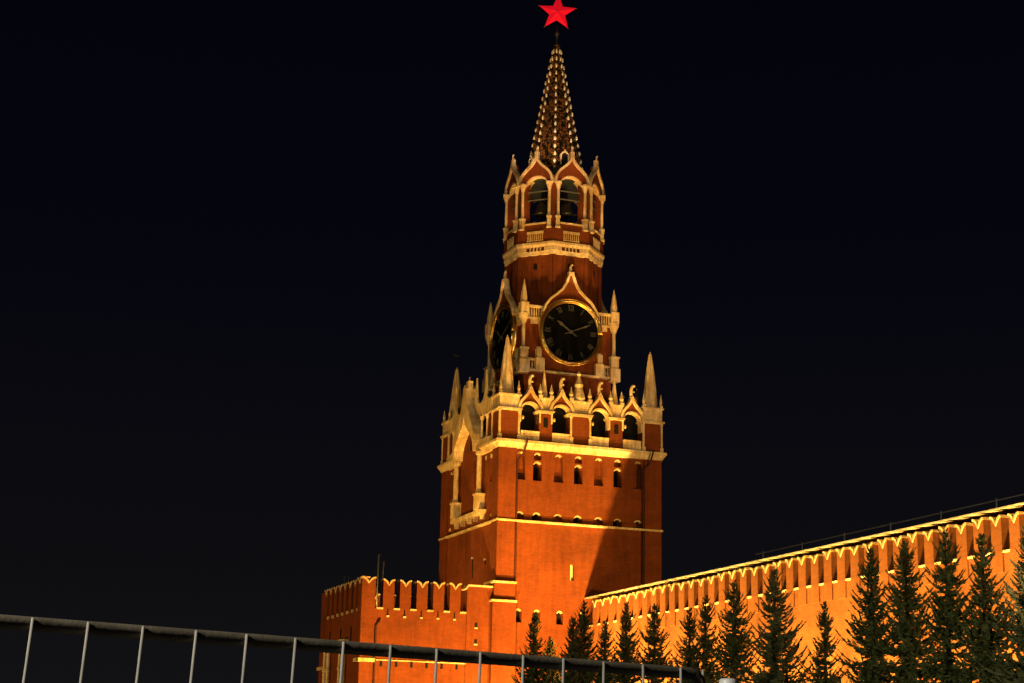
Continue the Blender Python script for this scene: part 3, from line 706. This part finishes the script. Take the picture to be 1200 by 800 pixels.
# white portal on the gate front
for y in (-2.9, -1.9, 1.4, 2.4):
    c = MB(); c.box(BX0-.25, BX0+.15, y-.25, y+.25, 6.9, 7.6); c.lathe([(.16, 7.6), (.13, 7.8), (.13, 9.2), (.2, 9.35), (.13, 9.5), (.12, 10.7), (.24, 10.95)], 10, (BX0-.12, y)); bb(c, 'portal_column', STONE)
c = MB(); c.box(BX0-.35, BX0+.15, -3.3, -1.4, 11.2, 11.42); c.box(BX0-.35, BX0+.15, .9, 2.9, 11.0, 11.22); c.box(BX0-.3, BX0+.15, -3.2, 2.7, 6.6, 6.9); bb(c, 'portal_entablature', STONE)
# roof pipes
for i, (x, y, h, r_) in enumerate(((-14.5, -2, 4.35, .075), (-14.1, -2, 3.8, .06), (-16.1, 1.6, 2.9, .05), (-15.8, 1.6, 2.9, .05), (-15.5, 1.6, 2.7, .05), (-15.0, 1.4, 2.6, .05))):
    lab = ['tallest dark pipe standing above the gatehouse battlements', 'shorter dark pipe just right of the tallest pipe on the gatehouse roof',
           'leftmost of the four thin poles above the gatehouse left side', 'second of the four thin poles above the gatehouse left side',
           'third of the four thin poles above the gatehouse left side', 'rightmost and lowest of the four thin poles above the gatehouse left side'][i]
    c = MB(); c.tube([(x, y, 13.56), (x, y, 13.56+h)], r_, 8); c.lathe([(r_*1.3, 13.5+h), (r_*1.3, 13.6+h), (.02, 13.75+h)], 8, (x, y))
    o = c.build('vent_pipe', METAL, None, org=(x, y, 0)); o.location = wl(x, y); o.rotation_euler = (0, 0, ALPHA)
    tag(o, lab, 'pipe', 'pipes on the gatehouse roof')

# ================================================================ FORTRESS WALL
WX, Y0, Y1 = .58, -6.603, -84
WO = (WX+1, -40, 0)
K = thing('fortress_wall', 'long orange-lit brick wall with battlements running from the tower to the right', 'wall', *WO)
def kb(mb, name, m_, par=None, **k): return mb.build(name, m_, par or K, org=WO, **k)
b = MB(); b.box(WX, WX+3, Y1, Y0, 0, 12.95); kb(b, 'wall', WBRICK)
P_ = 1.4655
mm, mc = merlon_mesh(.86, 1.72, .72)
mo2 = mm.build('merlon', WBRICK, K); mcap2 = mc.build('merlon_coping', STONE, mo2)
ls = MB(); ls.box(-.035, .035, -.05, .0, -1.0, .25); ls.box(-.2, .035, -.05, 0, -1.06, -1.0)
stp = MB(); stp.box(-.3, .3, -.06, .35, -.06, .05)
gs = stp.build('gap_sill', STONE, K)
rec = MB(); rec.box(-.43, .43, -.07, .01, -1.02, .0)
rc = rec.build('merlon_foot', WBRICK, K)
kk = 0
for i in range(-0, 53):
    y = -7.75-P_*i
    if y < Y1+1: break
    if i == 0: o, s_, f_ = mo2, gs, rc
    else:
        o = mo2.copy(); COL.objects.link(o); o.parent = K; c_ = mcap2.copy(); COL.objects.link(c_); c_.parent = o
        s_ = gs.copy(); COL.objects.link(s_); s_.parent = K; f_ = rc.copy(); COL.objects.link(f_); f_.parent = K
    o.location = (WX-.072-WO[0], y-P_/2-WO[1], 12.95); o.rotation_euler = (0, 0, -math.pi/2)
    j = random.uniform(-.03, .03); o.scale = (1+random.uniform(-.05, .03), 1, 1+j)
    f_.location = (WX-WO[0], y-P_/2-WO[1], 12.95); f_.rotation_euler = (0, 0, -math.pi/2)
    s_.location = (WX-WO[0], y-WO[1], 12.95); s_.rotation_euler = (0, 0, -math.pi/2)
# covered walk behind the merlons
b = MB(); b.add([(.42, Y0, 15.03), (.42, Y1, 15.03), (.42, Y1, 15.11), (.42, Y0, 15.11), (4.2, Y0, 15.6), (4.2, Y1, 15.6), (4.2, Y1, 15.5), (4.2, Y0, 15.5)],
                  [(0, 1, 2, 3), (3, 2, 5, 4), (4, 5, 6, 7), (0, 7, 6, 1), (0, 3, 4, 7), (1, 6, 5, 2)]); kb(b, 'walk_roof', WOODY)
b = MB(); b.box(3.6, 3.9, Y1, Y0, 12.9, 15.45); kb(b, 'walk_back_wall', WBRICK)
for i in range(14):
    y = -12-5.1*i; b = MB(); b.box(1.9, 2.1, y-.1, y+.1, 12.95, 15.15); kb(b, 'walk_post', WOODY)
Rl = thing('walkway_railing', 'thin dark handrail along the top behind the fortress wall roof', 'railing', 3.0, -45, 15.4)
for i in range(11):
    y = -30-5.0*i; b = MB(); b.tube([(3, y, 15.4), (3, y, 16.25)], .035, 6); b.build('post', RAIL2, Rl, org=(3.0, -45, 15.4))
b = MB(); b.tube([(3, -29+0.0, 16.15), (3, -84, 16.15)], .035, 6); b.build('handrail', RAIL2, Rl, org=(3.0, -45, 15.4))

# ================================================================ TREES
def spruce_mesh(h, seed, slim=1., mt=None, ragged=.3):
    rnd = random.Random(seed); vs = []; fs = []
    Z = Vector((0, 0, 1))
    def quad(p, d, s, L, wd):
        k = len(vs); e_ = p+d*L; m_ = p+d*L*.55
        vs.extend([p-s*wd*.5, p+s*wd*.5, m_+s*wd, e_+s*wd*.25, e_-s*wd*.25, m_-s*wd]); fs.append((k, k+1, k+2, k+3, k+4, k+5))
    z = .6; lean = rnd.uniform(0, 6.28)
    while z < h-.12:
        t = (h-z)/h
        Lmax = slim*min(2.5, .12+(h-z)*.335)*rnd.uniform(1-ragged*.6, 1+ragged*.4)
        nb = 4 if z > h-1.2 else (8 if z > h-3.5 else 12)
        a0 = rnd.random()*6.28
        for b_ in range(nb):
            if rnd.random() < ragged*.35 and t > .12: continue
            a = a0+6.283*b_/nb+rnd.uniform(-.4, .4); L = Lmax*rnd.uniform(.55, 1.15)*(1+.16*math.cos(a-lean))
            d = Vector((math.cos(a), math.sin(a), 0)); sd = Vector((-math.sin(a), math.cos(a), 0))
            rise = rnd.uniform(.5, .8) if z > h-1.5 else (rnd.uniform(.1, .38) if t < .4 else rnd.uniform(-.2, .12)); p0 = Vector((0, 0, z+rnd.uniform(-.14, .14)))
            n = max(3, int(L/.13)); prev = p0; bend = rnd.uniform(-.25, .25)
            for i in range(1, n+1):
                u = i/n; p = p0+d*L*u+sd*L*bend*u*u+Z*(L*(rise*u-.4*u*(1-u)*1.5+.22*u*u*u))
                dr = (p-prev).normalized()
                wd = (.34*(1-u)+.14)*min(1, L/1.2+.3)
                for sg in (-1, 1):
                    for _ in range(2):
                        dd = (dr*rnd.uniform(.35, 1.)+sd*sg*rnd.uniform(.4, 1.2)+Z*rnd.uniform(-.35, .28)).normalized()
                        quad(prev.lerp(p, rnd.random()), dd, dd.cross(Z).normalized() if rnd.random() < .5 else Z, wd*rnd.uniform(.5, 1.25), rnd.uniform(.025, .05))
                dd = (dr*.5+Z*rnd.uniform(-1., .8)+sd*rnd.uniform(-.6, .6)).normalized()
                quad(prev, dd, sd, wd*rnd.uniform(.4, .8), .045)
                quad(prev, dr, sd if i % 2 else Z, (p-prev).length*1.4+.05, .06)
                prev = p
        z += rnd.uniform(.17, .36) if z < h-2 else rnd.uniform(.15, .24)
    for s_ in (Vector((1, 0, 0)), Vector((0, 1, 0))): quad(Vector((0, 0, h-.5)), Z, s_, .55, .035)
    me = bpy.data.meshes.new('crown'); me.from_pydata([tuple(v) for v in vs], [], fs); me.materials.append(mt or NEEDLE); me.update(); return me
HT = 12.5
PALE = foliage('pale_spruce_needles', (.035, .05, .02), (.12, .145, .07))
CR = [spruce_mesh(HT, 11, 1.05), spruce_mesh(HT, 23, .9, None, .5), spruce_mesh(HT, 37, 1.1, PALE, .2), spruce_mesh(HT, 51, .88, None, .6), spruce_mesh(HT, 77, .85, None, .3), spruce_mesh(HT, 91, 1.0, PALE, .45), spruce_mesh(HT, 103, .95, None, .7)]
tm = MB(); tm.lathe([(.24, 0), (.18, 3), (.12, 7), (.05, HT-1), (.015, HT-.1)], 8); TRM = tm.build('trunk_source', BARK); TR = TRM.data; bpy.data.objects.remove(TRM)
def onplane(px, py, X_):      # where the sight line of a tip crosses the row of trees
    d = fw+r2*((px-600)/2093.34)-u2*((py-400)/2093.34); o_ = Vector((0, 0, 1.6))
    def lo(p): q = (p.x-OX, p.y-OY); return (CA*q[0]+SA*q[1], -SA*q[0]+CA*q[1], p.z)
    a = lo(o_); b = lo(o_+d); t = (X_-a[0])/(b[0]-a[0]); return (X_, a[1]+t*(b[1]-a[1]), a[2]+t*(b[2]-a[2]))
trees = [(626, 718, -7.5, 1, 'short spruce standing alone before the tower base, first tree from the left'),
 (645, 745, -6.4, 4, 'tiny thin spruce top between the first tree and the close pair'),
 (672, 722, -7.6, 0, 'left spruce of the close pair where the wall meets the tower'),
 (685, 703, -6.6, 4, 'taller right spruce of the close pair where the wall meets the tower'),
 (709, 727, -7.6, 1, 'low spruce with ragged top just right of the close pair'),
 (734, 704, -7.0, 4, 'pointed spruce between the low ragged one and the slim one left of the barrier end'),
 (767, 708, -7.2, 6, 'slim spruce before the wall, the next but one left of the barrier end'),
 (808, 712, -7.6, 3, 'small slim spruce standing above the end of the steel barrier'),
 (827, 697, -6.8, 3, 'thin open spruce with widely spaced branches left of the tall dark one'),
 (860, 680, -7.2, 6, 'tall dark spruce rising straight above the pale post'),
 (907, 665, -7.3, 5, 'broad spruce with full green foliage right of the pale post'),
 (966, 705, -7.8, 3, 'short spruce in the dip between two tall ones'),
 (1020, 640, -7.2, 4, 'tall narrow spruce right of the short one in the dip'),
 (1060, 634, -7.0, 0, 'tall full spruce just left of the one with the highest tip'),
 (1107, 620, -7.4, 6, 'wide spruce with the highest tip before the wall battlements'),
 (1150, 625, -7.0, 1, 'narrow dark spruce second from the right edge'),
 (1203, 618, -8.0, 2, 'green spruce cut by the right edge of the picture')]
for i, (px, py, X_, var, lab) in enumerate(trees):
    x, y, h = onplane(px, py, X_)
    t_ = thing('spruce_tree', lab, 'tree', x, y, 0, 'spruces planted in a row before the fortress wall', rot=i*1.3)
    s = h/HT; t_.scale = (s*(1+.06*math.sin(i*2.1)), s*(1+.06*math.sin(i*2.1)), s)
    c = bpy.data.objects.new('crown', CR[var]); COL.objects.link(c); c.parent = t_
    k = bpy.data.objects.new('trunk', TR); COL.objects.link(k); k.parent = t_
# a dim broadleaf treetop beyond the wall and another beyond the gatehouse
def broad(name, x, y, h, rad, lab):
    t_ = thing(name, lab, 'tree', x, y); rnd = random.Random(x); vs = []; fs = []
    for j in range(26):
        c = Vector((rnd.gauss(0, rad*.45), rnd.gauss(0, rad*.45), h-rad*.9+rnd.gauss(0, rad*.35)))
        for k in range(180):
            p = c+Vector((rnd.gauss(0, 1), rnd.gauss(0, 1), rnd.gauss(0, .7)))*rad*.2; a = Vector((rnd.gauss(0, 1), rnd.gauss(0, 1), rnd.gauss(0, 1))).normalized(); b = a.orthogonal()*.12; q = len(vs)
            vs.extend([p, p+a*.16+b, p+a*.34, p+a*.16-b]); fs.append((q, q+1, q+2, q+3))
    me = bpy.data.meshes.new('crown'); me.from_pydata([tuple(v) for v in vs], [], fs); me.materials.append(LEAF)
    c = bpy.data.objects.new('crown', me); COL.objects.link(c); c.parent = t_
    mb = MB(); mb.tube([(0, 0, 0), (.1, 0, h*.4), (0, .1, h-rad*.8)], .35, 8, .1); mb.build('trunk', BARK, t_)
broad('broadleaf_tree', 12, 18, 18.6, 3.0, 'dark treetop barely showing behind the wall right of the tower')
broad('broadleaf_tree', -4, 34, 19.6, 4.0, 'dark treetop barely showing behind the gatehouse battlements')

# ================================================================ STEEL BARRIER AND POST NEAR THE VIEWER
F0 = Vector((-1.158, 4.43, 1.947)); F1 = Vector((.528, 5.466, 1.925)); DV = F1-F0
fe = bpy.data.objects.new('steel_barrier', None); COL.objects.link(fe); fe.location = (F0.x, F0.y, 0)
tag(fe, 'tubular grey steel barrier with thin upright bars crossing the foreground', 'barrier')
def FL(t, z=None): p = F0+DV*t; return (p.x, p.y, p.z if z is None else z)
fo = (F0.x, F0.y, 0)
xs_px = [40, 105, 169, 231, 290, 347, 403, 458, 512, 563, 613, 660, 707, 753, 797]
def tpar(px):
    k_ = (px-600)/2093.34/math.cos(.0)   # small tilt ignored
    Yf = math.cos(PITCH)
    # depth along the optical axis ~ Y*cos(pitch)+(z-1.6)*sin(pitch)
    lo_, hi_ = -.6, 1.6
    for _ in range(40):
        m_ = (lo_+hi_)/2; p = F0+DV*m_-Vector((0, 0, 1.6)); u = 600+2093.34*p.dot(r2)/p.dot(fw)
        if u < px: lo_ = m_
        else: hi_ = m_
    return lo_
tend = tpar(817)
b = MB(); path = [FL(-.25)]+[FL(-.25+(tend-.015+.25)*i/12) for i in range(1, 13)]
pe = F0+DV*tend
for k in range(1, 7):
    a = math.pi/2*k/6; q = F0+DV*(tend-.015)+DV.normalized()*.045*math.sin(a); path.append((q.x, q.y, pe.z-.045*(1-math.cos(a))))
path.append((path[-1][0], path[-1][1], .12)); b.tube(path, .0178, 16); b.build('frame_tube', RAILM, fe, org=fo, smooth=True)
b = MB(); b.tube([FL(-.25, .3), FL(tend-.01, .3)], .0175, 12); b.build('lower_tube', RAILM, fe, org=fo, smooth=True)
for i, px in enumerate([-25]+xs_px+[824]):
    t = tpar(px); p = F0+DV*t; ln = (.075-.005*i)
    if i == 16: p = p+Vector((0, .03, 0))
    b = MB(); b.tube([(p.x+ln*.02, p.y-.0215, p.z+.014), (p.x-ln*1.6*.9, p.y-.0215, .3)], .0038, 8); b.build('upright_bar', BARM, fe, org=fo, smooth=True)
b = MB()
for t in (-.15, .5, tend-.1):
    p = F0+DV*t; b.tube([(p.x, p.y-.3, .02), (p.x, p.y, .3), (p.x, p.y+.3, .02)], .016, 8)
b.build('foot', RAILM, fe, org=fo)
b = MB(); b.lathe([(.058, 0), (.058, .02), (.042, .021), (.042, 2.03), (.040, 2.045), (.034, 2.053), (.001, 2.056)], 20)
o = b.build('metal_post', POSTM, smooth=False); o.location = (.985, 8.0, 0); tag(o, 'pale round metal post standing right of the barrier end', 'post')
